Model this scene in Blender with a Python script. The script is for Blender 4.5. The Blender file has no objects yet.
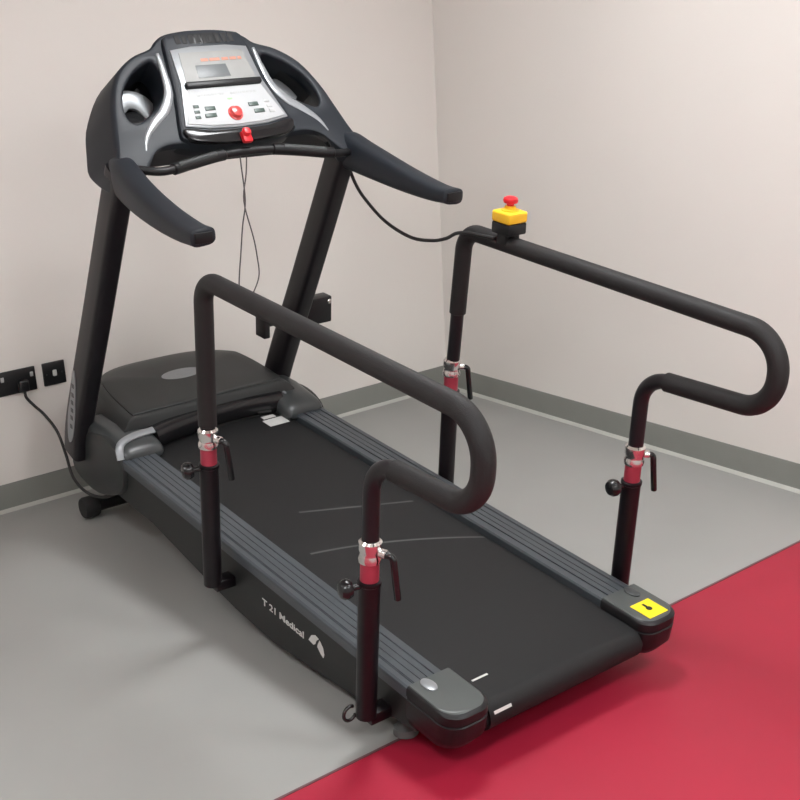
import bpy, bmesh, math, random
from mathutils import Vector, Matrix
random.seed(4)
PI = math.pi
col = bpy.context.scene.collection

# ------------------------------------------------------------------ frames
# World: room corner at the origin, back wall on y = 0, right wall on x = 0.
# Deck frame: x across the treadmill, y along the deck towards the console, z off the deck.
TX, TY, TZ, TYAW, TINC = -1.6901, -2.4078, 0.1712, -0.013515, 0.128038
_a, _i = TYAW, TINC
EX = Vector((math.cos(_a), math.sin(_a), 0))
_h = Vector((-math.sin(_a), math.cos(_a), 0))
EY = _h * math.cos(_i) + Vector((0, 0, math.sin(_i)))
EZ = EX.cross(EY)
TM = Matrix((( EX.x, EY.x, EZ.x, TX), (EX.y, EY.y, EZ.y, TY), (EX.z, EY.z, EZ.z, TZ), (0, 0, 0, 1)))
TI = TM.inverted()
ID = Matrix.Identity(4)
# console plane inside the deck frame: (x, s up the face, n out towards the runner)
CE = Vector((0, .649, .761)); CN = Vector((0, -.761, .649)); CP = Vector((0, 1.54, 1.075))
CM = TM @ Matrix(((1, CE.x, CN.x, CP.x), (0, CE.y, CN.y, CP.y), (0, CE.z, CN.z, CP.z), (0, 0, 0, 1)))

# ------------------------------------------------------------------ materials
def srgb(c):
    return tuple((x/12.92 if x <= .04045 else ((x+.055)/1.055)**2.4) for x in [v/255 for v in c]) + (1,)

def mat(name, c, rough=.5, metal=0, bump=0, bscale=60, var=.06, vscale=8, coat=0, spec=.5, emit=None):
    m = bpy.data.materials.new(name); m.use_nodes = True
    nt = m.node_tree; b = nt.nodes['Principled BSDF']
    b.inputs['Roughness'].default_value = rough
    b.inputs['Metallic'].default_value = metal
    b.inputs['Specular IOR Level'].default_value = spec
    b.inputs['Coat Weight'].default_value = coat
    tc = nt.nodes.new('ShaderNodeTexCoord')
    base = srgb(c)
    n = nt.nodes.new('ShaderNodeTexNoise'); n.inputs['Scale'].default_value = vscale; n.inputs['Detail'].default_value = 4
    nt.links.new(tc.outputs['Object'], n.inputs['Vector'])
    r = nt.nodes.new('ShaderNodeValToRGB')
    r.color_ramp.elements[0].position = .3; r.color_ramp.elements[1].position = .7
    r.color_ramp.elements[0].color = tuple(x*(1-var) for x in base[:3]) + (1,)
    r.color_ramp.elements[1].color = tuple(min(1, x*(1+var)) for x in base[:3]) + (1,)
    nt.links.new(n.outputs['Fac'], r.inputs['Fac'])
    nt.links.new(r.outputs['Color'], b.inputs['Base Color'])
    if bump:
        n2 = nt.nodes.new('ShaderNodeTexNoise'); n2.inputs['Scale'].default_value = bscale; n2.inputs['Detail'].default_value = 3
        nt.links.new(tc.outputs['Object'], n2.inputs['Vector'])
        bp = nt.nodes.new('ShaderNodeBump'); bp.inputs['Strength'].default_value = bump; bp.inputs['Distance'].default_value = .002
        nt.links.new(n2.outputs['Fac'], bp.inputs['Height']); nt.links.new(bp.outputs['Normal'], b.inputs['Normal'])
    if emit:
        b.inputs['Emission Color'].default_value = srgb(emit[0]); b.inputs['Emission Strength'].default_value = emit[1]
    return m

M = {}
M['wall'] = mat('wall_paint', (221, 216, 211), .85, bump=.15, bscale=120, var=.012, vscale=1.2)
M['ceil'] = mat('ceiling_paint', (235, 233, 228), .9, var=.01)
M['floor'] = mat('grey_vinyl', (150, 150, 147), .48, bump=.06, bscale=200, var=.05, vscale=1.6)
M['red'] = mat('red_vinyl', (158, 22, 50), .55, bump=.06, bscale=200, var=.06, vscale=1.6)
M['base'] = mat('baseboard_vinyl', (126, 127, 122), .5, var=.03)
M['seal'] = mat('lit_bead', (176, 176, 170), .5, var=.03)  # bead at the coved foot, its highlight painted in as a lighter tone
M['console'] = mat('console_plastic', (26, 31, 38), .5, spec=.38, bump=.05, bscale=300, var=.04)
M['black'] = mat('black_plastic', (22, 22, 24), .42, spec=.35, bump=.08, bscale=250)
M['blackgloss'] = mat('black_gloss', (22, 22, 24), .22)
M['frame'] = mat('painted_steel', (24, 21, 25), .38, spec=.35, bump=.03, bscale=300)
M['steel_dk'] = mat('sleeve_steel', (18, 13, 17), .38, spec=.35)
M['foam'] = mat('foam_grip', (28, 26, 27), .6, spec=.4, bump=.5, bscale=420)
M['hood'] = mat('hood_plastic', (44, 46, 46), .45, spec=.35, bump=.06, bscale=300)
M['side'] = mat('deck_side', (30, 31, 31), .5, spec=.4)
M['rail'] = mat('rail_plastic', (64, 69, 74), .38, bump=.15, bscale=500)
M['rib'] = mat('rail_tread', (56, 61, 68), .5, bump=.3, bscale=500)
M['cap'] = mat('end_cap_plastic', (58, 61, 62), .33, bump=.04, bscale=300)
M['capt'] = mat('cap_top_plastic', (74, 78, 77), .36)
M['silver'] = mat('silver_plastic', (142, 145, 148), .32, metal=.35)
M['chrome'] = mat('chrome', (225, 222, 220), .16, metal=1)
M['redband'] = mat('red_band', (160, 52, 70), .4)
M['red_p'] = mat('red_plastic', (214, 34, 44), .32)
M['yellow'] = mat('yellow_plastic', (246, 192, 40), .4)
M['ysticker'] = mat('yellow_sticker', (246, 214, 20), .5)
M['white'] = mat('white_print', (200, 200, 198), .5)
M['keypad'] = mat('keypad_film', (175, 177, 179), .5, var=.01)
M['lcdframe'] = mat('display_film', (140, 140, 138), .5)
M['lcd'] = mat('lcd_glass', (98, 102, 104), .4)
M['button'] = mat('button_green', (62, 78, 72), .4)
M['greyprint'] = mat('grey_print', (170, 172, 172), .5)
M['orange'] = mat('orange_print', (176, 118, 98), .5)
M['pink'] = mat('stop_button', (214, 78, 76), .22)
M['cable'] = mat('cable_rubber', (30, 29, 30), .5)
M['cord'] = mat('grey_cord', (84, 80, 80), .6)
M['rubber'] = mat('rubber', (26, 26, 27), .7)
M['socket'] = mat('socket_black', (24, 24, 26), .35)
M['grey_rubber'] = mat('foot_grey', (88, 90, 90), .6)
M['lamp'] = mat('lamp_diffuser', (255, 250, 242), .5, emit=((248, 250, 251), 9.0))
M['lampf'] = mat('lamp_frame', (235, 235, 235), .5)
M['door'] = mat('door_wood', (176, 152, 122), .45, var=.1, vscale=5)

def belt_mat():
    m = mat('belt_rubber', (26, 26, 27), .62, spec=.3, bump=.35, bscale=700, var=.05, vscale=3)
    nt = m.node_tree; b = nt.nodes['Principled BSDF']
    tc = nt.nodes.new('ShaderNodeTexCoord'); sp = nt.nodes.new('ShaderNodeSeparateXYZ')
    nt.links.new(tc.outputs['Object'], sp.inputs[0])
    def mth(op, a, b_=None, c=None):
        n = nt.nodes.new('ShaderNodeMath'); n.operation = op
        for k, v in enumerate((a, b_, c)):
            if v is None: continue
            if isinstance(v, (int, float)): n.inputs[k].default_value = v
            else: nt.links.new(v, n.inputs[k])
        return n.outputs[0]
    x, y = sp.outputs[0], sp.outputs[1]
    masks = []
    # two pale curved scuff marks worn across the belt
    for (y0, k, q, x0, x1) in ((.983, -.42, 0, -.10, .23), (.735, -.42, -.5, -.21, .27)):
        curve = mth('ADD', mth('MULTIPLY', x, k), mth('MULTIPLY', mth('MULTIPLY', x, x), q))
        d = mth('ABSOLUTE', mth('SUBTRACT', y, mth('ADD', curve, y0)))
        line = mth('SUBTRACT', 1.0, mth('MINIMUM', mth('DIVIDE', d, .007), 1.0))
        ends = mth('MULTIPLY', mth('GREATER_THAN', x, x0), mth('LESS_THAN', x, x1))
        masks.append(mth('MULTIPLY', line, ends))
    tot = mth('MULTIPLY', mth('MAXIMUM', masks[0], masks[1]), .45)
    mx = nt.nodes.new('ShaderNodeMix'); mx.data_type = 'RGBA'
    old = b.inputs['Base Color'].links[0].from_socket
    nt.links.new(tot, mx.inputs[0]); nt.links.new(old, mx.inputs[6]); mx.inputs[7].default_value = srgb((120, 120, 120))
    nt.links.new(mx.outputs[2], b.inputs['Base Color'])
    return m
M['belt'] = belt_mat()

# ------------------------------------------------------------------ helpers
WM = {}          # object name -> world matrix

def register(o, mw, parent):
    if parent is not None:
        o.parent = parent; o.matrix_basis = WM[parent.name].inverted() @ mw
    else:
        o.matrix_basis = mw
    WM[o.name] = mw

def link(name, me, m, parent=None, frame=TM, origin=None, smooth=True, label=None):
    """mesh given in 'frame' coordinates; the object's origin sits at 'origin' (or the mesh's base centre)"""
    if origin is None:
        vs = [v.co for v in me.vertices]
        lo = Vector([min(v[k] for v in vs) for k in range(3)]); hi = Vector([max(v[k] for v in vs) for k in range(3)])
        origin = Vector(((lo.x+hi.x)/2, (lo.y+hi.y)/2, lo.z))
    me.transform(Matrix.Translation(-Vector(origin)))
    ms = m if isinstance(m, (list, tuple)) else [m]
    me.materials.clear()
    for k in ms: me.materials.append(k)
    if smooth:
        for p in me.polygons: p.use_smooth = True
        try: me.set_sharp_from_angle(angle=math.radians(38))
        except Exception: pass
    me.name = name
    o = bpy.data.objects.new(name, me); col.objects.link(o)
    register(o, frame @ Matrix.Translation(Vector(origin)), parent)
    if label: o['label'] = label
    return o

def tomesh(bm):
    bmesh.ops.recalc_face_normals(bm, faces=bm.faces[:])
    me = bpy.data.meshes.new('m'); bm.to_mesh(me); bm.free(); return me

def add_box(bm, x0, x1, y0, y1, z0, z1, bev=0, seg=2, rot=None, mi=0):
    r = bmesh.ops.create_cube(bm, size=1)
    vs = r['verts']; c = Vector(((x0+x1)/2, (y0+y1)/2, (z0+z1)/2))
    for v in vs:
        v.co = Vector((v.co.x*(x1-x0), v.co.y*(y1-y0), v.co.z*(z1-z0)))
        if rot is not None: v.co = rot @ v.co
        v.co += c
    fs = set(f for v in vs for f in v.link_faces)
    for f in fs: f.material_index = mi
    if bev:
        es = list(set(e for v in vs for e in v.link_edges))
        bmesh.ops.bevel(bm, geom=es, offset=bev, segments=seg, profile=.5, affect='EDGES')

def loft(bm, rings, closed_ring=True, caps=True, mi=0):
    """rings: list of lists of Vectors with equal counts"""
    vr = [[bm.verts.new(p) for p in r] for r in rings]
    n = len(vr[0])
    for a, b in zip(vr[:-1], vr[1:]):
        for k in range(n if closed_ring else n-1):
            f = bm.faces.new((a[k], a[(k+1) % n], b[(k+1) % n], b[k])); f.material_index = mi
    if caps:
        for r in (vr[0], vr[-1]):
            f = bm.faces.new(r); f.material_index = mi
    return vr

def fillet(pts, rad, n=8):
    """polyline with its corners rounded: rad a number or one per inner point"""
    pts = [Vector(p) for p in pts]; out = [pts[0]]
    for i in range(1, len(pts)-1):
        r = rad[i-1] if isinstance(rad, (list, tuple)) else rad
        p, a, b = pts[i], (pts[i-1]-pts[i]), (pts[i+1]-pts[i])
        ua, ub = a.normalized(), b.normalized()
        ang = ua.angle(ub)
        if ang > PI-.01 or r <= 0: out.append(p); continue
        t = min(r/math.tan(ang/2), a.length*.499, b.length*.499); rr = t*math.tan(ang/2)
        c = p + (ua+ub).normalized()*(rr/math.sin(ang/2))
        s, e = p+ua*t-c, p+ub*t-c
        for k in range(n+1):
            out.append(c + s.normalized().slerp(e.normalized(), k/n)*rr)
    out.append(pts[-1]); return out

def bez(pts, n=10):
    """Catmull-Rom through pts"""
    P = [Vector(p) for p in pts]; P = [2*P[0]-P[1]] + P + [2*P[-1]-P[-2]]; out = []
    for i in range(1, len(P)-2):
        for k in range(n):
            t = k/n; a, b, c, d = P[i-1], P[i], P[i+1], P[i+2]
            out.append(.5*((2*b)+(c-a)*t+(2*a-5*b+4*c-d)*t*t+(3*b-a-3*c+d)*t**3))
    out.append(P[-2]); return out

def add_sweep(bm, path, sec, up=Vector((0, 0, 1)), caps=True, endround=0, mi=0):
    """sec(t) -> list of (u, v); u along path-normal across, v along up-ish"""
    path = [Vector(p) for p in path]; n = len(path)
    L = [0]
    for a, b in zip(path[:-1], path[1:]): L.append(L[-1]+(b-a).length)
    rings = []; prev_u = None
    for i, p in enumerate(path):
        d = (path[min(i+1, n-1)]-path[max(i-1, 0)]).normalized()
        if prev_u is None:
            u = up.cross(d) if abs(up.dot(d)) < .98 else Vector((1, 0, 0)).cross(d)
        else:
            u = prev_u - d*prev_u.dot(d)
        u.normalize(); prev_u = u
        v = d.cross(u)
        rings.append([p + u*a + v*b for a, b in sec(L[i]/L[-1])])
    if endround:
        # pull short rounded caps on both ends
        def shrink(r, p, d, k, off): return [p + (q-p)*k + d*off for q in r]
        d0 = (path[0]-path[1]).normalized(); d1 = (path[-1]-path[-2]).normalized()
        rings = [shrink(rings[0], path[0], d0, .55, endround), shrink(rings[0], path[0], d0, .86, endround*.7)] + rings + \
                [shrink(rings[-1], path[-1], d1, .86, endround*.7), shrink(rings[-1], path[-1], d1, .55, endround)]
    loft(bm, rings, caps=caps, mi=mi)

def circ(r, n=18, r2=None, p=2.0):
    r2 = r if r2 is None else r2; o = []
    for k in range(n):
        a = 2*PI*k/n; c, s = math.cos(a), math.sin(a)
        o.append((r*math.copysign(abs(c)**(2/p), c), r2*math.copysign(abs(s)**(2/p), s)))
    return o

def add_tube(bm, path, r, n=18, endround=0, mi=0):
    add_sweep(bm, path, lambda t: circ(r, n), endround=endround, mi=mi)

def add_lathe(bm, prof, c, axis, n=24, mi=0):
    """prof: list of (r, h); around axis from c"""
    axis = Vector(axis).normalized(); c = Vector(c)
    u = axis.orthogonal().normalized(); v = axis.cross(u)
    rings = [[c + axis*h + (u*math.cos(2*PI*k/n)+v*math.sin(2*PI*k/n))*max(r, 1e-4) for k in range(n)] for r, h in prof]
    loft(bm, rings, mi=mi)

def curve_plate(splines, half, bev, res=3):
    """filled outline (with holes) given a thickness and a rounded edge, as a mesh in (x, s, n)"""
    from mathutils.geometry import tessellate_polygon
    def area(P): return sum(a.x*b.y-b.x*a.y for a, b in zip(P, P[1:]+P[:1]))/2
    loops = []
    for k, pts in enumerate(splines):
        P = [Vector((p[0], p[1])) for p in pts]
        if (area(P) > 0) != (k == 0): P.reverse()
        n = len(P); N = []
        for i in range(n):
            d0 = (P[i]-P[i-1]).normalized(); d1 = (P[(i+1) % n]-P[i]).normalized()
            m = Vector((-(d0.y+d1.y), d0.x+d1.x))
            m = m.normalized() if m.length > 1e-6 else Vector((-d0.y, d0.x))
            N.append(m/max(.6, m.dot(Vector((-d1.y, d1.x)))))
        loops.append((P, N))
    steps = [(bev*(1-math.sin(a)), half-bev+bev*math.cos(a)) for a in [PI/2*k/res for k in range(res+1)]]
    steps = steps + [(o, -z) for o, z in reversed(steps)]
    bm = bmesh.new(); ends = ([], [])
    for P, N in loops:
        rings = [[bm.verts.new((p.x+m.x*o, p.y+m.y*o, z)) for p, m in zip(P, N)] for o, z in steps]
        n = len(P)
        for a, b in zip(rings[:-1], rings[1:]):
            for i in range(n): bm.faces.new((a[i], a[(i+1) % n], b[(i+1) % n], b[i]))
        ends[0].append(rings[0]); ends[1].append(rings[-1])
    for e in ends:
        flat_ = [v for r in e for v in r]
        for t in tessellate_polygon([[v.co.copy() for v in r] for r in e]):
            try: bm.faces.new([flat_[i] for i in t])
            except ValueError: pass
    return tomesh(bm)

def text_mesh(s, size, depth=.0006, weight=0):
    cu = bpy.data.curves.new('f', 'FONT'); cu.body = s; cu.size = size; cu.extrude = depth; cu.offset = weight
    t = bpy.data.objects.new('t', cu); col.objects.link(t)
    dg = bpy.context.evaluated_depsgraph_get()
    me = bpy.data.meshes.new_from_object(t.evaluated_get(dg))
    bpy.data.objects.remove(t); bpy.data.curves.remove(cu)
    return me

def smooth_closed(pts, n=6):
    P = [Vector((p[0], p[1], 0)) for p in pts]; m = len(P); out = []
    for i in range(m):
        a, b, c, d = P[i-1], P[i], P[(i+1) % m], P[(i+2) % m]
        for k in range(n):
            t = k/n
            q = .5*((2*b)+(c-a)*t+(2*a-5*b+4*c-d)*t*t+(3*b-a-3*c+d)*t**3); out.append((q.x, q.y))
    return out

def empty(name, mw, label, cat, group=None):
    o = bpy.data.objects.new(name, None); col.objects.link(o); o.empty_display_size = .1
    register(o, mw, None); o['label'] = label; o['category'] = cat
    if group: o['group'] = group
    return o

def tag(o, label, cat, group=None):
    o['label'] = label; o['category'] = cat
    if group: o['group'] = group

def wbox(name, b, m, kind='structure', bev=0):
    bm = bmesh.new(); add_box(bm, *b, bev=bev)
    o = link(name, tomesh(bm), m, None, ID)
    if kind: o['kind'] = kind
    return o

# ------------------------------------------------------------------ room
X0, Y0, H = -5.4, -6.2, 2.75
SEAM = -2.1936
wbox('floor', (X0, 0, SEAM, 0, -.1, 0), M['floor'])['label'] = 'grey vinyl floor along the walls'
wbox('floor', (X0, 0, -3.5, SEAM, -.1, 0), M['red'])['label'] = 'red vinyl floor in the foreground'
wbox('floor', (X0, 0, Y0, -3.5, -.1, 0), M['floor'])['label'] = 'unseen grey floor beyond the red area, added to cut red bounce'  # out of view, added so less red light bounces onto the walls
wbox('ceiling', (X0-.1, .1, Y0-.1, .1, H, H+.1), M['ceil'])
wbox('wall_back', (X0-.1, .1, 0, .1, -.1, H), M['wall'])
wbox('wall_right', (0, .1, Y0-.1, 0, -.1, H), M['wall'])
wbox('wall_left', (X0-.1, X0, Y0, 0, -.1, H), M['wall'])
wbox('wall_front', (X0-.1, 0, Y0-.1, Y0, -.1, H), M['wall'])
HB = .105
def skirting(name, a, b, inward):
    """profile swept along the wall: flat board with a rounded top and a sealed foot"""
    a, b, n = Vector(a), Vector(b), Vector(inward)
    prof = [(0, 0), (.010, 0), (.009, .012), (.0065, .03), (.006, HB-.006), (.004, HB), (0, HB)]
    bm = bmesh.new(); loft(bm, [[a+n*p+Vector((0, 0, q)) for p, q in prof], [b+n*p+Vector((0, 0, q)) for p, q in prof]])
    link(name, tomesh(bm), M['base'], None, ID)['kind'] = 'structure'
def bead(name, a, b, inward):
    a, b, n = Vector(a), Vector(b), Vector(inward)
    prof = [(.009, 0), (.021, 0), (.018, .004), (.009, .012)]
    bm = bmesh.new(); loft(bm, [[a+n*p+Vector((0, 0, q)) for p, q in prof], [b+n*p+Vector((0, 0, q)) for p, q in prof]])
    link(name, tomesh(bm), M['seal'], None, ID)['kind'] = 'structure'
skirting('baseboard_back', (X0, 0, 0), (0, 0, 0), (0, -1, 0)); skirting('baseboard_right', (0, Y0, 0), (0, 0, 0), (-1, 0, 0))
bead('trim_1', (X0, 0, 0), (0, 0, 0), (0, -1, 0)); bead('trim_2', (0, Y0, 0), (0, 0, 0), (-1, 0, 0))
bm = bmesh.new(); add_box(bm, X0, 0, SEAM-.004, SEAM+.004, 0, .0012)
link('trim_3', tomesh(bm), mat('seam_weld', (98, 62, 66), .5), None, ID)['kind'] = 'structure'

# ceiling light panels (above the frame)
LAMPS = [(-1.35, -1.8), (-4.0, -1.7), (-1.1, -3.9), (-3.9, -3.9), (-2.5, -5.4)]
POWER = [.85, .52, .75, 1.0, .95]
lab = ['square ceiling light panel above the treadmill console', 'square ceiling light panel by the socket side of the back wall',
       'square ceiling light panel above the red floor near the right wall', 'square ceiling light panel above the red floor on the socket side',
       'square ceiling light panel farthest from the back wall']
for (x, y), pw, lb in zip(LAMPS, POWER, lab):
    t = empty('ceiling_light', Matrix.Translation((x, y, H-.03)), lb, 'ceiling light', 'square ceiling light panels')
    bm = bmesh.new()
    for s in ((-.3, -.275, -.3, .3), (.275, .3, -.3, .3), (-.275, .275, -.3, -.275), (-.275, .275, .275, .3)):
        add_box(bm, x+s[0], x+s[1], y+s[2], y+s[3], H-.03, H)
    link('lamp_frame', tomesh(bm), M['lampf'], t, ID)
    m = M['lamp'].copy(); m.node_tree.nodes['Principled BSDF'].inputs['Emission Strength'].default_value = 26*pw
    bm = bmesh.new(); add_box(bm, x-.275, x+.275, y-.275, y+.275, H-.02, H-.002)
    link('diffuser', tomesh(bm), m, t, ID)

# ------------------------------------------------------------------ treadmill
root = empty('treadmill', Matrix.Translation((TX, TY, 0)) @ Matrix.Rotation(TYAW, 4, 'Z'),
             'black medical treadmill with padded side handrails standing on the grey and red floor', 'treadmill')
T = root
def part(name, bm, m, parent=root, frame=TM, label=None, smooth=True, origin=None):
    return link(name, tomesh(bm), m, parent, frame, origin, smooth, label)

# floor height under a deck-frame point
def floor_z(x, y):
    w = TM @ Vector((x, y, 0)); return -w.z/EZ.z

# deck frame: side beams, slab and lower plates added for the shade beneath
bm = bmesh.new()
for s in (-1, 1):
    xa, xb = sorted((s*.305, s*.383))
    prof = [(.10, -.035), (1.72, -.035), (1.80, -.10), (1.80, -.155), (1.55, -.155), (.22, -.125), (.10, -.11)]
    loft(bm, [[Vector((xa, y, z)) for y, z in prof], [Vector((xb, y, z)) for y, z in prof]])
shade_plate = [(.15, -.11)] + [(y, -(TZ+.128*y)+.045) for y in (.24, .5, .75)] + [(.95, -.218), (1.15, -.200), (1.35, -.178), (1.55, -.156), (1.55, -.10), (.15, -.06)]  # added lower plates, dark in place of the deep shade under the deck
for s in (-1, 1):
    xa, xb = sorted((s*.325, s*.372))
    loft(bm, [[Vector((xa, y, z)) for y, z in shade_plate], [Vector((xb, y, z)) for y, z in shade_plate]])
add_box(bm, -.30, .30, .06, 1.62, -.05, -.026)
for y in (.35, .8, 1.25): add_box(bm, -.31, .31, y, y+.05, -.11, -.05)
part('deck_frame', bm, M['side'])

# walking belt, one closed band over front and rear rollers
bm = bmesh.new(); zt, zr, yr0, yf0 = -.018, .040, .012, 1.70
loop = []
for k in range(13):
    a = PI/2 + PI*k/12; loop.append((yr0+zr*math.cos(a), zt-zr+zr*math.sin(a)))
for k in range(13):
    a = -PI/2 + PI*k/12; loop.append((yf0+zr*math.cos(a), zt-zr+zr*math.sin(a)))
o_, i_ = loop, [(y + (.0035 if y < .5 else -.0035)*(0 if .06 < y < 1.6 else 1), z + (-.0035 if z > zt-zr else .0035)) for y, z in loop]
n = len(loop); bw = .263
va = [[bm.verts.new((x, y, z)) for y, z in ring] for ring in (o_, i_) for x in (-bw, bw)]
for k in range(n):
    j = (k+1) % n
    bm.faces.new((va[0][k], va[0][j], va[1][j], va[1][k])); bm.faces.new((va[2][k], va[2][j], va[3][j], va[3][k]))
    bm.faces.new((va[0][k], va[0][j], va[2][j], va[2][k])); bm.faces.new((va[1][k], va[1][j], va[3][j], va[3][k]))
belt = part('running_belt', bm, M['belt'], origin=(0, 0, zt))
for y in (yr0, yf0):
    bm = bmesh.new(); add_tube(bm, [(-.30, y, zt-zr), (.30, y, zt-zr)], .033)
    part('roller', bm, M['black'])
# white marks on the belt
bm = bmesh.new(); add_box(bm, -.230, -.180, .078, .084, zt-.0008, zt+.0012)
a = .5
part('edge_mark', bm, M['white'], belt, label='white painted dash on the belt top edge')
bm = bmesh.new()
for k in range(5):
    a0 = PI/2+.95+k*.04; p = (yr0+(zr+.0008)*math.cos(a0), zt-zr+(zr+.0008)*math.sin(a0)); a1 = a0+.04
    q = (yr0+(zr+.0008)*math.cos(a1), zt-zr+(zr+.0008)*math.sin(a1))
    bm.faces.new([bm.verts.new(v) for v in ((-.25, *p), (-.195, *p), (-.195, *q), (-.25, *q))])
bmesh.ops.remove_doubles(bm, verts=bm.verts[:], dist=1e-5)
part('edge_mark', bm, M['white'], belt, label='white painted dash on the curved rear of the belt')
bm = bmesh.new()
add_box(bm, .178, .228, 1.664, 1.686, zt, zt+.0012, mi=0)
add_box(bm, .165, .245, 1.600, 1.655, zt, zt+.0012, mi=0)
add_box(bm, .175, .235, 1.638, 1.644, zt+.001, zt+.0018, mi=1)
for k in range(3): add_box(bm, .178+.018*k, .190+.018*k, 1.608, 1.628, zt+.001, zt+.0018, mi=1)
part('belt_sticker', bm, [M['white'], M['black']], belt, label='white printed sticker on the belt by the hood')

# side rails: ribbed profile extruded along the deck
def rail(s):
    x_in, x_out = .276, .392
    prof = [(x_in, -.03), (x_in, -.005), (x_in+.004, 0), (x_in+.024, 0), (x_in+.026, -.003), (x_in+.030, -.003)]
    x = x_in+.030
    while x < x_out-.032:
        prof += [(x, .0010), (x+.0165, .0010), (x+.0175, -.0012), (x+.0195, -.0012)]; x += .020
    prof += [(x, -.003), (x+.003, -.003), (x+.005, .001), (x_out-.008, .001), (x_out-.002, -.002), (x_out, -.008), (x_out, -.030), (x_out-.006, -.034), (x_out-.012, -.034), (x_out-.012, -.03)]
    bm = bmesh.new(); rings = [[Vector((s*a, y, b)) for a, b in prof] for y in (.07, 1.70)]
    loft(bm, rings)
    part('side_rail', bm, M['rail'], smooth=False)
    bm = bmesh.new()
rail(-1); rail(1)

# rear end caps
def end_cap(s):
    def outline(g, cut=0):
        # plan outline in (x, y), rounded rear corners
        pts = fillet([(.262-g, .125, 0), (.262-g, -.040-g, 0), (.398+g, -.040-g, 0), (.398+g, .125, 0)], [.045, .05], 7)
        return pts
    bm = bmesh.new(); rings = []
    for z, g, dy in ((-.112, -.034, .035), (-.098, -.012, .012), (-.070, -.002, .002), (-.024, 0, 0), (-.022, -.003, 0), (-.016, -.003, 0), (-.014, 0, 0), (.004, 0, 0), (.009, -.003, .002), (.012, -.009, .006)):
        r = []
        for p in outline(g):
            y = p.y + dy*(1 if p.y < .05 else 0)
            r.append(Vector((s*p.x, y, z)))
        rings.append(r)
    loft(bm, rings)
    c = part('end_cap', bm, M['black'])
    bm = bmesh.new(); rings = []
    for z, g, dy in ((.0105, -.006, .004), (.0125, -.0075, .005), (.0128, -.011, .008)):
        rings.append([Vector((s*p.x, p.y + (dy if p.y < .05 else 0), z)) for p in outline(g)])
    loft(bm, rings); part('cap_plate', bm, M['capt'], c)
    bm = bmesh.new()  # adjuster bolt recess cover
    pts = [Vector((s*(.352+.016*math.cos(a)), .098+.026*math.sin(a), 0)) for a in [2*PI*k/20 for k in range(20)]]
    loft(bm, [[p+Vector((0, 0, .0125)) for p in pts], [p+Vector((0, 0, .0155)) for p in pts], [(p-Vector((s*.352, .098, 0)))*.7+Vector((s*.352, .098, .0175)) for p in pts]])
    part('bolt_cover', bm, M['silver'] if s < 0 else M['cap'], c)
    return c
capL, capR = end_cap(-1), end_cap(1)
bm = bmesh.new()
add_box(bm, .294, .364, -.018, .052, .0128, .0138, bev=0)
part('warning_sticker', bm, M['ysticker'], capR, label='yellow square warning sticker')
bm = bmesh.new(); add_lathe(bm, [(.009, 0), (.009, .0006)], (.329, .017, .0138), (0, 0, 1), 16)
add_box(bm, .325, .333, .026, .040, .0138, .0144)
part('warning_symbol', bm, M['black'], capR)

# writing and emblem on the left side panel
mt = text_mesh('T 21 Medical', .052, weight=.0006)
xs = [v.co.x for v in mt.vertices]; k = .205/(max(xs)-min(xs)); x_0 = min(xs)
for v in mt.vertices:
    u, w, d = (v.co.x-x_0)*k, v.co.y*.55, v.co.z
    v.co = Vector((-.3842-d, .782-u, -.110+w))
link('side_lettering', mt, M['white'], root, TM, smooth=False, label='white side lettering')
bm = bmesh.new()
def flat(pts):  # (u along the deck to the rear, w up)
    f = [Vector((-.3838, .553-u, -.120+w)) for u, w in pts]; b = [p+Vector((-.0008, 0, 0)) for p in f]
    loft(bm, [f, b])
flat([(0, .020), (.012, .040), (.030, .050), (.046, .046), (.036, .036), (.030, .022), (.022, .016)])
flat([(.050, .044), (.066, .030), (.072, .012), (.068, .000), (.056, .006), (.040, .020), (.043, .030)])
part('side_emblem', bm, M['white'], smooth=False, label='white curved two-piece emblem')

# motor hood
def plan(k, n=64):
    """plan outline: straight near side, rounded far side; k scales about the middle"""
    pts = []
    A, B, yc = .348, .52, 1.70
    for i in range(n):
        a = PI*i/(n-1); x = A*math.copysign(abs(math.cos(a))**.62, math.cos(a)); y = yc + B*(math.sin(a)**.62)
        pts.append((x, y))
    return [Vector((x*k, 1.86+(y-1.86)*k, 0)) for x, y in pts]
bm = bmesh.new(); rings = []
for z, k in ((-.17, .93), (-.12, 1.0), (-.03, 1.0), (.02, .985), (.05, .955), (.072, .90), (.083, .85)):
    rings.append([Vector((p.x, p.y, z + (.028*max(0, (p.y-1.64)/.4) if z > 0 else 0) - (.055*max(0, (p.y-2.0)/.2) if z > 0 else 0))) for p in plan(k)])
loft(bm, rings)
hood = part('motor_hood', bm, M['hood'])
bm = bmesh.new(); rings = []
for dz, k in ((-.004, .84), (.004, .838), (.007, .82), (.009, .70), (.012, .4), (.0125, .05)):
    rings.append([Vector((p.x, p.y, .083+dz + .028*max(0, (p.y-1.64)/.4) - .055*max(0, (p.y-2.0)/.2)*k)) for p in plan(k)])
loft(bm, rings)
part('hood_panel', bm, M['hood'], hood)
# front roller bumper (dark bar across in front of the hood)
bm = bmesh.new()
path = bez([(-.245, 1.682, .016), (-.15, 1.700, .022), (0, 1.718, .024), (.15, 1.718, .024), (.27, 1.710, .018)])
add_sweep(bm, path, lambda t: circ(.034, 20, .038, 2.6))
part('belt_guard', bm, M['blackgloss'])
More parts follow.
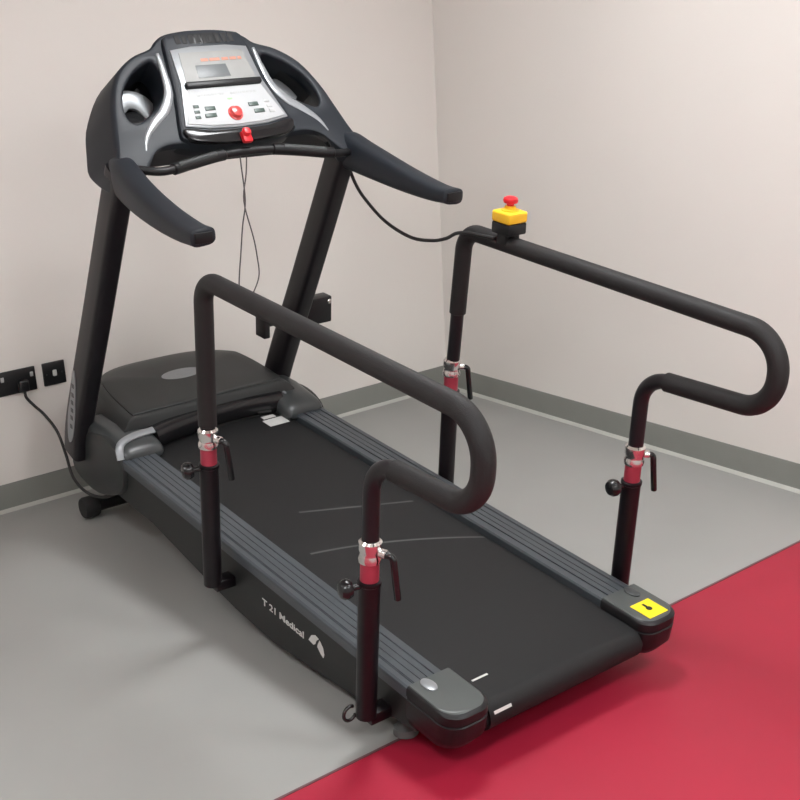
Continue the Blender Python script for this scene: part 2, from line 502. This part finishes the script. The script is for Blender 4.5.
# corner pieces where the rails run under the hood
def corner(s):
    bm = bmesh.new(); rings = []
    for y, h, w, zc in ((1.600, .012, .066, .002), (1.610, .026, .072, .004), (1.635, .036, .075, .006), (1.68, .042, .076, .008), (1.77, .048, .078, .012), (1.88, .050, .078, .006)):
        cx = s*(.316 + (y-1.6)*.02)
        rings.append([Vector((cx+a, y, zc-.004+b*(1 if b > 0 else .9))) for a, b in circ(w, 24, h, 3.2)])
    loft(bm, rings); c = part('hood_corner', bm, M['cap'])
    return c
cL, cR = corner(-1), corner(1)
bm = bmesh.new()   # silver strip standing in for the highlight on the left corner
path = bez([(-.396, 1.612, .002), (-.392, 1.628, .028), (-.372, 1.648, .043), (-.32, 1.664, .049), (-.246, 1.672, .048)])
add_sweep(bm, path, lambda t: circ(.013, 12, .006, 3), up=Vector((0, 0, 1)))
part('corner_glint', bm, M['silver'], cL, label='bright silver strip standing in for the corner highlight')
bm = bmesh.new()
path = bez([(.268, 1.755, .060), (.285, 1.72, .052), (.292, 1.68, .038)])
add_sweep(bm, path, lambda t: circ(.006, 10, .004, 3))
part('corner_glint', bm, M['silver'], cR)  # light crease of the right corner, its glint put in as silver
# oval badge on the hood
bm = bmesh.new()
def oval(cx, cy, rx, ry, z, dz, mi):
    pts = [Vector((cx+rx*math.cos(a), cy+ry*math.sin(a), z + .028*(cy+ry*math.sin(a)-1.64)/.4)) for a in [2*PI*k/28 for k in range(28)]]
    loft(bm, [pts, [p+Vector((0, 0, dz)) for p in pts]], mi=mi)
oval(-.005, 1.915, .078, .036, .0925, .004, 0); oval(.006, 1.915, .032, .014, .0965, .0008, 1)
part('hood_badge', bm, [M['silver'], M['hood']], hood, label='silver oval badge with a dark centre')
# flank panels beside the uprights
for s in (-1, 1):
    bm = bmesh.new()
    prof = [(1.60, -.02), (1.66, .03), (1.78, .035), (1.92, -.02), (2.00, -.12), (1.98, -.19), (1.80, -.20), (1.62, -.12)]
    prof = [(p[0], p[1]) for p in smooth_closed(prof, 4)]
    rings = []
    for x, k in ((.335, .98), (.385, 1.0), (.398, .97), (.403, .9)):
        rings.append([Vector((s*x, 1.80+(y-1.80)*k, -.08+(z+.08)*k)) for y, z in prof])
    loft(bm, rings); part('flank_cover', bm, M['hood'])

# uprights
def upright(s):
    sh = .020 if s > 0 else 0
    path = bez([(s*.406-sh, 1.932, -.092), (s*.404-sh, 1.890, .06), (s*.402-sh, 1.70, .48), (s*.400-sh, 1.52, .885), (s*.398-sh, 1.485, .965)], 8)
    bm = bmesh.new()
    add_sweep(bm, path, lambda t: circ(.033, 24, .052-.006*t, 5), up=Vector((0, 1, 0)))
    u = part('upright', bm, M['frame'])
    if s < 0:
        bm = bmesh.new()
        pts = [(y_-.010, z_+.01) for y_, z_ in [(1.865, .225), (1.848, .230), (1.850, .16), (1.873, .06), (1.900, -.02), (1.930, -.05), (1.940, -.02), (1.925, .06), (1.890, .14)]]
        P = [Vector((-.4395, y-.006, z)) for y, z in smooth_closed(pts, 3)]
        bot = [p+Vector((.006, 0, 0)) for p in P]; loft(bm, [bot, P])
        d = part('side_decal', bm, M['silver'], u, label='pale silver printed decal at the upright foot')
        bm = bmesh.new()
        for k, (y, z) in enumerate([(1.850, .19), (1.858, .155), (1.866, .125), (1.872, .095), (1.880, .065), (1.889, .03)]):
            add_box(bm, -.4405, -.439, y-.008, y+.008, z-.009, z+.006)
        part('decal_print', bm, M['cap'], u)
    return u
upL, upR = upright(-1), upright(1)
# accessory bracket clamped across the right upright
bm = bmesh.new()
add_box(bm, .255, .545, 1.800, 1.825, .265, .325, bev=.004)
add_box(bm, .250, .275, 1.77, 1.83, .235, .315, bev=.004)
add_box(bm, .435, .545, 1.775, 1.83, .245, .345, bev=.006)
br = part('accessory_bracket', bm, M['black'])
bm = bmesh.new(); add_lathe(bm, [(.009, 0), (.009, .006), (.006, .009)], (.53, 1.775, .328), (0, -1, 0), 12)
part('bolt', bm, M['chrome'], br)

# console shell: plate with two openings, flared backwards
right = [(0, .306), (.06, .304), (.120, .294), (.155, .274), (.182, .250), (.250, .224), (.316, .170), (.360, .088), (.384, .005), (.405, -.075), (.424, -.130),
         (.418, -.172), (.385, -.186), (.352, -.165), (.318, -.125), (.285, -.088), (.245, -.072), (.205, -.070), (.165, -.074), (.08, -.078), (0, -.080)]
outl = right + [(-x, y) for x, y in reversed(right[1:-1])]
outl = smooth_closed(outl, 4)
hole = smooth_closed([(.190, .205), (.178, .160), (.188, .105), (.225, .058), (.270, .025), (.306, .008), (.328, .022), (.329, .064), (.310, .116), (.271, .162), (.228, .192)], 4)
D = .052
me = curve_plate([outl, hole, [(-x, y) for x, y in hole]], D, .011, 4)
for v in me.vertices:
    x, s, nn = v.co
    back = (D-nn)/(2*D)                      # 0 front, 1 back
    leg = max(0, min(1, (s+.19)/.16)); leg = leg*leg*(3-2*leg)
    f = 1 + .12*back*leg*max(0, min(1, (abs(x)-.15)/.15)) if abs(x) > .15 else 1
    rad = min(1, math.hypot(x, s)/.35)
    low = max(0, min(1, (.06-s)/.09)) * max(0, min(1, (.36-abs(x))/.06))      # thin under the centre
    deep = max(0, min(1, (abs(x)-.28)/.08)) * max(0, min(1, (.22-s)/.12)) * leg     # deep at the outer shoulders
    k = 1 - .72*low + .55*deep - .30*(1-leg)
    v.co = Vector((x*f, s - .012*back*rad, (nn-D)*k + .006))
console = link('console', me, M['console'], root, CM, smooth=True)

def cpart(name, bm, m, parent=console, label=None, smooth=True):
    return part(name, bm, m, parent, CM, label, smooth)
def cplate(name, pts, n0, n1, bev, m, parent=console, label=None, sm=0):
    if sm: pts = smooth_closed(pts, sm)
    me = curve_plate([pts], (n1-n0)/2, bev, 2)
    for v in me.vertices: v.co.z += (n0+n1)/2
    return link(name, me, m, parent, CM, None, True, label)

# centre housing
house = [(-.135, .272), (-.09, .288), (0, .294), (.09, .288), (.135, .272), (.150, .20), (.168, .08), (.196, -.035), (.188, -.070), (.10, -.094), (0, -.100), (-.10, -.094), (-.188, -.070), (-.196, -.035), (-.168, .08), (-.150, .20)]
cplate('centre_housing', house, -.07, .022, .012, M['console'], sm=3)
bez_l = [(-.132, .225), (-.06, .234), (.06, .234), (.132, .225), (.140, .11), (.178, -.030), (.100, -.044), (0, -.048), (-.100, -.044), (-.178, -.030), (-.140, .11)]
cplate('bezel', bez_l, .010, .0265, .003, M['silver'], label='silver bezel around the display and keypad')
cplate('chin', [(-.186, -.036), (-.10, -.050), (0, -.053), (.10, -.050), (.186, -.036), (.176, -.075), (.10, -.092), (0, -.098), (-.10, -.092), (-.176, -.075)], .004, .030, .008, M['blackgloss'], label='glossy black chin below the keypad', sm=3)
cplate('display_panel', [(-.108, .212), (.108, .212), (.122, .108), (-.122, .108)], .020, .0285, .001, M['lcdframe'])
cplate('screen', [(-.070, .166), (.034, .166), (.036, .122), (-.074, .122)], .026, .0292, .0005, M['lcd'], label='grey liquid-crystal screen')
bm = bmesh.new()
for x0, x1 in ((-.045, -.02), (-.015, .02), (.027, .05), (.055, .078), (.083, .096)): add_box(bm, x0, x1, .178, .188, .028, .0292)
cpart('display_print', bm, M['orange'], label='small orange marks above the screen')
bm = bmesh.new()
add_box(bm, -.130, .130, .090, .108, .020, .040, bev=.004)
cpart('reading_ledge', bm, M['black'])
cplate('keypad', [(-.126, .088), (.126, .088), (.168, -.024), (.09, -.036), (0, -.040), (-.09, -.036), (-.168, -.024)], .020, .0290, .001, M['keypad'], label='white membrane keypad')
for x0, x1 in ((-.105, -.012), (.010, .105)):
    bm = bmesh.new(); x = x0
    while x < x1-.006:
        w = random.uniform(.004, .010); add_box(bm, x, x+w, .062, .068, .0288, .0296); x += w+.003
    cpart('keypad_print', bm, M['greyprint'], label='fine grey printed row on the keypad')
for (x, s_, w, h_) in ((-.078, .019, .034, .013), (-.084, -.004, .038, .013), (.072, .021, .034, .013), (.084, -.003, .036, .013)):
    bm = bmesh.new(); add_box(bm, x-w/2, x+w/2, s_-h_/2, s_+h_/2, .0288, .0315, bev=.001)
    cpart('button', bm, M['button'])
for sx in (-1, 1):
    for k in range(3):
        bm = bmesh.new(); add_box(bm, sx*(.122+.003*k)-.009, sx*(.122+.003*k)+.009, .024-.018*k, .034-.018*k, .0288, .0310, bev=.001)
        cpart('small_button', bm, M['greyprint'] if sx > 0 else M['button'])
bm = bmesh.new(); add_box(bm, -.008, .008, .044, .048, .0288, .0300)
cpart('indicator', bm, mat('green_print', (150, 196, 140), .4), label='small green indicator mark')
bm = bmesh.new(); add_lathe(bm, [(.024, 0), (.024, .004), (.019, .006), (.019, .012), (.016, .017), (.008, .019), (0, .0195)], (0, -.004, .027), (0, 0, 1), 28)
cpart('stop_button', bm, M['pink'], label='round red stop button')
# vents in the top
bm = bmesh.new()
for k in range(9):
    x = -.092+.023*k; add_box(bm, x-.0085, x+.0085, .246, .276, .0205, .0235, bev=.001)
cpart('vent_slots', bm, M['rubber'])
bm = bmesh.new(); add_box(bm, -.048, .048, .243, .279, .019, .0225, bev=.001)
cpart('speaker_grille', bm, M['black'])
# safety key hanging in the chin
bm = bmesh.new(); add_box(bm, -.016, .016, -.108, -.070, .026, .044, bev=.006); add_lathe(bm, [(.013, 0), (.015, .004), (.010, .012), (.0, .013)], (0, -.078, .043), (0, 0, 1), 20)
cpart('safety_key', bm, M['red_p'], label='red magnetic safety key')

# cup holders behind the openings
def cup(s):
    bm = bmesh.new()     # deep dark pocket behind the opening, open at its lower end
    base = [Vector((x, y, 0)) for x, y in hole]; c = Vector((.255, .115, 0)); rings = []
    for n_, k in ((-.040, 1.06), (-.10, 1.05), (-.135, .96), (-.150, .75), (-.155, .3)):
        r = []
        for p in base:
            q = c+(p-c)*k; q.z = n_; q.y = max(q.y, .070); q.x *= s; r.append(q)
        rings.append(r)
    n_ = len(base); vr = [[bm.verts.new(p) for p in r] for r in rings]
    for a, b in zip(vr[:-1], vr[1:]):
        for k in range(n_):
            if rings[0][k].y < .0705 and rings[0][(k+1) % n_].y < .0705: continue
            bm.faces.new((a[k], a[(k+1) % n_], b[(k+1) % n_], b[k]))
    bm.faces.new(vr[-1])
    cpart('cup_pocket', bm, M['black'])
    bm = bmesh.new()
    add_sweep(bm, bez([(s*.190, .075, -.105), (s*.222, .128, -.098), (s*.275, .138, -.094), (s*.325, .100, -.096)], 8), lambda t: circ(.030, 16, .010, 3), up=Vector((0, 0, 1)))
    cpart('cup_sleeve', bm, M['silver'], console, label='silver cup holder sleeve')
    bm = bmesh.new(); add_lathe(bm, [(.006, -.006), (.030, -.004), (.032, .004), (.028, .006), (.006, .002)], (s*.262, .078, -.098), (s*.1, .5, 1), 28)
    cpart('cup_ring', bm, M['black'])
cup(-1); cup(1)
# bright inner trims beside the centre housing
for s in (-1, 1):
    bm = bmesh.new()
    path = bez([(s*.166, .225, .006), (s*.168, .165, .006), (s*.178, .095, .006), (s*.212, .040, .006), (s*.258, .002, .004), (s*.298, -.040, .002), (s*.318, -.085, 0)], 8)
    add_sweep(bm, path, lambda t: circ(.006+.009*math.sin(PI*min(1, t*1.05)), 14, .006, 2.6), endround=.003)
    cpart('trim_strip', bm, M['silver'], label='bright silver trim curving beside the console centre')

# handle arms
def arm(s):
    path = bez([(s*.366, 1.590, 1.000), (s*.384, 1.530, .968), (s*.398, 1.44, .942), (s*.411, 1.32, .920), (s*.418, 1.18, .902), (s*.420, 1.06, .894), (s*.420, .985, .896)], 8)
    bm = bmesh.new()
    def sec(t):
        q = min(1, t/.24); q = q*q*(3-2*q); w = .022+.018*q-.003*t; h = .024+.034*q - .034*max(0, min(1, (t-.2)/.75))
        return circ(w, 28, h, 3.2)
    add_sweep(bm, path, sec, up=Vector((0, 0, 1)), endround=.004)
    a = part('handlebar', bm, M['console'])
    bm = bmesh.new()
    add_box(bm, s*.420-.026, s*.420+.026, .9775, .985, .8805, .9095, bev=.003)
    part('end_plug', bm, M['black'], a)
    return a
arm(-1); arm(1)

# pulse sensor bar between the arms
pb = bez([(-.375, 1.45, .975), (-.300, 1.415, .968), (-.20, 1.435, .975), (-.08, 1.455, .985), (.06, 1.455, .987), (.18, 1.435, .975), (.300, 1.415, .958), (.375, 1.44, .950)], 8)
bm = bmesh.new(); add_tube(bm, pb, .0125)
bar = part('pulse_bar', bm, M['black'])
def sub(path, a, b): n_ = len(path)-1; return path[int(a*n_):int(b*n_)+1]
for a, b in ((.20, .44), (.62, .84)):
    bm = bmesh.new(); add_tube(bm, sub(pb, a, b), .0175, endround=.004); part('pulse_grip', bm, M['black'], bar)
    bm = bmesh.new()
    seg = sub(pb, a+.03, b-.03)
    add_sweep(bm, [p+Vector((0, -.006, .0085)) for p in seg], lambda t: circ(.010, 12, .010, 2)); part('contact_plate', bm, M['chrome'] if False else M['cap'], bar)

# handrails
def handrail(s):
    xp, yf, yr = s*.444, .950, .218
    ye = -.176 if s > 0 else -.138
    yb = yf + (.030 if s > 0 else 0)
    pts = [(xp, yb, .30), (xp, yf, .800), (xp, ye, .806), (xp, ye, .616 if s > 0 else .603), (xp, yr, .580), (xp, yr, .30)]
    path = fillet(pts, [.065, .097, .097, .085], 14)
    bm = bmesh.new(); add_tube(bm, path, .0205, endround=.002)
    h = part('handrail', bm, M['frame'])
    # padded sleeve from half-way down the front post to the hump at the rear
    i0 = next(i for i, p in enumerate(path) if p.z > .60)
    front = [Vector((xp, yf+.0159, .535)) if s > 0 else Vector((xp, yf, .388))] + [p for p in path if False]
    mid = []
    for i, p in enumerate(path):
        if i == 0: continue
        if p.y > .146 and i > len(path)//2: break
        mid.append(p)
    last = mid[-1]
    bm = bmesh.new(); add_tube(bm, front+mid+[], .0256, 22, endround=.003)
    part('foam_grip', bm, M['foam'], h)
    lx, ly = (.027, -.020) if s > 0 else (.016, -.036)
    for y in (yb, yr):
        # chrome collar, red band, lower sleeve
        bm = bmesh.new(); add_lathe(bm, [(.018, .322), (.027, .324), (.028, .334), (.025, .342), (.025, .350), (.028, .356), (.0275, .374), (.022, .380)], (xp, y, 0), (0, 0, 1))
        add_lathe(bm, [(.008, 0), (.011, .002), (.011, .018), (.007, .020)], (xp+lx*.6, y+ly*.6, .352), (lx, ly, 0), 14)
        part('clamp_collar', bm, M['chrome'], h, label='chrome clamp collar')
        bm = bmesh.new(); add_lathe(bm, [(.018, .268), (.0225, .269), (.0225, .321), (.018, .323)], (xp, y, 0), (0, 0, 1)); 
        part('height_band', bm, M['redband'], h, label='red band showing below the collar')
        bm = bmesh.new(); add_lathe(bm, [(.020, -.112), (.026, -.108), (.0265, .262), (.029, .264), (.029, .272), (.024, .274)], (xp, y, 0), (0, 0, 1))
        xi = s*.375
        xa, xb = sorted((xp, xi))
        add_box(bm, xa, xb, y-.022, y+.022, -.128, -.096, bev=.004)
        part('post_sleeve', bm, M['steel_dk'], h)
        bm = bmesh.new()
        add_tube(bm, fillet([(xp+lx, y+ly, .352), (xp+lx*1.5, y+ly*1.5, .350), (xp+lx*1.9, y+ly*1.9, .245)], .014, 6), .0085, 12, endround=.003)
        part('clamp_lever', bm, M['blackgloss'], h)
        bm = bmesh.new()
        add_tube(bm, [(xp-.020, y+.004, .262), (xp-.050, y+.010, .262)], .008, 12)
        add_lathe(bm, [(.010, 0), (.021, .003), (.024, .010), (.024, .020), (.018, .029), (.006, .032)], (xp-.044, y+.009, .262), (-1, .2, 0), 18)
        part('locking_knob', bm, M['blackgloss'], h)
        if y == yb: continue
        bm = bmesh.new()
        ring = [Vector((xp-.040+.018*math.cos(a), y+.012, -.092+.020*math.sin(a))) for a in [PI*.35+PI*1.5*k/16 for k in range(17)]]
        add_tube(bm, ring, .0045, 10, endround=.002)
        part('clamp_hook', bm, M['blackgloss'], h)
    return h
hrL, hrR = handrail(-1), handrail(1)

# emergency stop on the right handrail
ex, ey, ez = .444, .765, .8335
bm = bmesh.new(); add_box(bm, ex-.036, ex+.036, ey-.036, ey+.036, ez, ez+.034, bev=.005); add_box(bm, ex-.028, ex+.028, ey-.018, ey+.018, ez-.030, ez+.004, bev=.004)
es = part('emergency_stop', bm, M['black'])
bm = bmesh.new(); add_box(bm, ex-.037, ex+.037, ey-.037, ey+.037, ez+.034, ez+.066, bev=.006, seg=3)
add_lathe(bm, [(.026, .064), (.025, .070), (.017, .073), (.0165, .078), (.014, .080)], (ex, ey, ez), (0, 0, 1))
part('stop_box_cover', bm, M['yellow'], es, label='yellow upper box half')
bm = bmesh.new(); add_lathe(bm, [(.010, .078), (.011, .086), (.020, .089), (.022, .095), (.020, .102), (.012, .106), (0, .107)], (ex, ey, ez), (0, 0, 1))
part('push_button', bm, M['red_p'], es, label='red mushroom push button')

# front support bar with rollers on the floor, rear feet
F = root
def wpart(name, bm, m, parent=root, label=None): return part(name, bm, m, parent, ID, label)
bw = TM @ Vector((-.40, 1.93, 0)); bw2 = TM @ Vector((.40, 1.93, 0))
by = -.285
bm = bmesh.new(); add_tube(bm, [(-1.955, by, .040), (-1.36, by-.008, .040)], .026)
fb = wpart('support_bar', bm, M['black'])
for x in (-1.975, -1.315):
    bm = bmesh.new(); add_lathe(bm, [(.020, -.030), (.036, -.028), (.040, -.020), (.040, .020), (.036, .028), (.020, .030)], (x, by, .040), (1, 0, 0), 26)
    wpart('transport_wheel', bm, M['rubber'], fb)
for x in (-1.83, -1.44):
    top = TM @ Vector((x+1.66, 1.72, -.13))
    bm = bmesh.new(); add_tube(bm, [(x, by, .045), (x, top.y, top.z+.03)], .018)
    a_ = wpart('lift_arm', bm, M['frame'])
    bm = bmesh.new(); add_tube(bm, [(x-.03, by-.045, .066), (x+.03, by-.045, .066)], .010, endround=.002); wpart('lift_pin', bm, M['chrome'], a_)
for s in (-1, 1):
    p = TM @ Vector((s*.335, .22, 0))
    top = TM @ Vector((s*.335, .22, -.115))
    bm = bmesh.new(); add_lathe(bm, [(.026, 0), (.032, .004), (.030, .022), (.016, .030), (.012, .034), (.012, top.z+.012)], (p.x, p.y, 0), (0, 0, 1))
    wpart('rear_foot', bm, M['grey_rubber'])

# ------------------------------------------------------------------ loose cables
def tw(p): return TM @ Vector(p)
bm = bmesh.new()
add_tube(bm, bez([tw(p) for p in [(.415, 1.50, .878), (.418, 1.47, .835), (.42, 1.42, .796), (.42, 1.311, .747), (.42, 1.181, .726), (.425, 1.084, .737), (.420, 1.01, .762), (.413, .955, .792), (.412, .90, .806), (.412, .84, .812), (.418, .79, .815)]], 8), .0055, 10)
c = link('control_cable', tomesh(bm), M['cable'], None, ID)
tag(c, 'black cable sagging from the right console arm to the yellow emergency stop', 'cable')

bm = bmesh.new()
ky = 1.475
a = [(.004, ky-.016, 1.000), (-.022, ky-.020, .985), (-.026, ky-.028, .955), (-.012, ky-.026, .84), (-.022, ky-.024, .76), (-.028, ky-.022, .684), (-.036, ky-.02, .58), (-.030, ky-.02, .535), (-.005, ky-.02, .515), (.018, ky-.02, .545), (.037, ky-.02, .595), (.030, ky-.02, .66), (.018, ky-.02, .72), (-.012, ky-.018, .835), (-.006, ky-.024, .92), (-.002, ky-.022, .985)]
add_tube(bm, bez([tw(p) for p in a], 6), .0022, 8)
c = link('safety_lanyard', tomesh(bm), M['cord'], None, ID)
tag(c, 'thin grey safety cord looping down from the red key below the console', 'cord')

# ------------------------------------------------------------------ sockets and power cord
def plate(x0, x1, z0, z1):
    bm = bmesh.new(); add_box(bm, x0, x1, -.010, 0, z0, z1, bev=.003); return bm
# single outlet
t = empty('wall_socket', Matrix.Translation((-1.929, 0, .44)), 'small square black outlet plate with one white centre, on the wall beside the treadmill', 'socket')
part('face_plate', plate(-1.973, -1.886, .442, .530), M['socket'], t, ID)
bm = bmesh.new(); add_box(bm, -1.937, -1.921, -.0125, -.008, .476, .500, bev=.004)
part('outlet', bm, M['white'], t, ID, label='white centre outlet')
for x in (-1.960, -1.899):
    bm = bmesh.new(); add_lathe(bm, [(.003, 0), (.003, .002)], (x, -.0098, .486), (0, -1, 0), 10)
    part('screw', bm, M['cap'], t, ID)
# double mains socket
t = empty('wall_socket', Matrix.Translation((-2.073, 0, .44)), 'wide black double power socket at the left picture edge with a cord plugged in', 'socket')
part('face_plate', plate(-2.148, -2.002, .440, .530), M['socket'], t, ID)
for x in (-2.018, -2.130):
    bm = bmesh.new(); add_box(bm, x-.006, x+.006, -.0145, -.008, .494, .512, bev=.002, rot=Matrix.Rotation(.12, 3, 'X'))
    part('rocker_switch', bm, M['greyprint'], t, ID, label='pale rocker switch')
for cx in (-2.112,):
    for dx, dz, w, h_ in ((0, .012, .004, .009), (-.011, -.008, .007, .004), (.011, -.008, .007, .004)):
        bm = bmesh.new(); add_box(bm, cx+dx-w/2, cx+dx+w/2, -.0108, -.0095, .476+dz-h_/2, .476+dz+h_/2)
        part('socket_slot', bm, M['rubber'], t, ID)
cord = empty('power_cord', Matrix.Translation((-2.035, -.02, .44)), 'black power cord running from the double socket down to the treadmill front', 'cord')
bm = bmesh.new(); add_box(bm, -2.078, -2.040, -.038, -.0105, .446, .492, bev=.008, seg=3)
part('plug', bm, M['socket'], cord, ID)
pts = [(-2.060, -.030, .456), (-2.058, -.034, .425), (-2.036, -.042, .390), (-2.008, -.060, .350), (-1.985, -.10, .288), (-1.996, -.18, .220), (-2.010, -.25, .160), (-2.0, -.32, .118), (-1.967, -.37, .100), (-1.935, -.42, .115), (-1.90, -.46, .16), (-1.87, -.50, .22)]
bm = bmesh.new(); add_tube(bm, bez(pts, 8), .0055, 10)
part('cable', bm, M['cable'], cord, ID)

# ------------------------------------------------------------------ camera, world, view
FPX, PITCH, ROLL, YAW = 1223.3, .303361, -.0497776, -.6614946
CX, CY, CZ = -3.632384, -4.295769, 1.699271
Fv = Vector((-math.sin(YAW)*math.cos(PITCH), math.cos(YAW)*math.cos(PITCH), -math.sin(PITCH)))
R = Vector((math.cos(YAW), math.sin(YAW), 0)); U = R.cross(Fv)
c_, s_ = math.cos(ROLL), math.sin(ROLL)
R2 = R*c_+U*s_; U2 = U*c_-R*s_
cd = bpy.data.cameras.new('camera'); cam = bpy.data.objects.new('camera', cd); col.objects.link(cam)
cd.sensor_width = 36; cd.lens = FPX/800*36; cd.clip_start = .05
cam.matrix_world = Matrix(((R2.x, U2.x, -Fv.x, CX), (R2.y, U2.y, -Fv.y, CY), (R2.z, U2.z, -Fv.z, CZ), (0, 0, 0, 1)))
sc = bpy.context.scene; sc.camera = cam
w = bpy.data.worlds.new('world'); sc.world = w; w.use_nodes = True
w.node_tree.nodes['Background'].inputs['Color'].default_value = (.9, .93, 1, 1)
w.node_tree.nodes['Background'].inputs['Strength'].default_value = .1
vs = sc.view_settings
vs.view_transform = 'Standard'; vs.look = 'None'; vs.gamma = 1; vs.use_curve_mapping = False
vs.exposure = 0.97
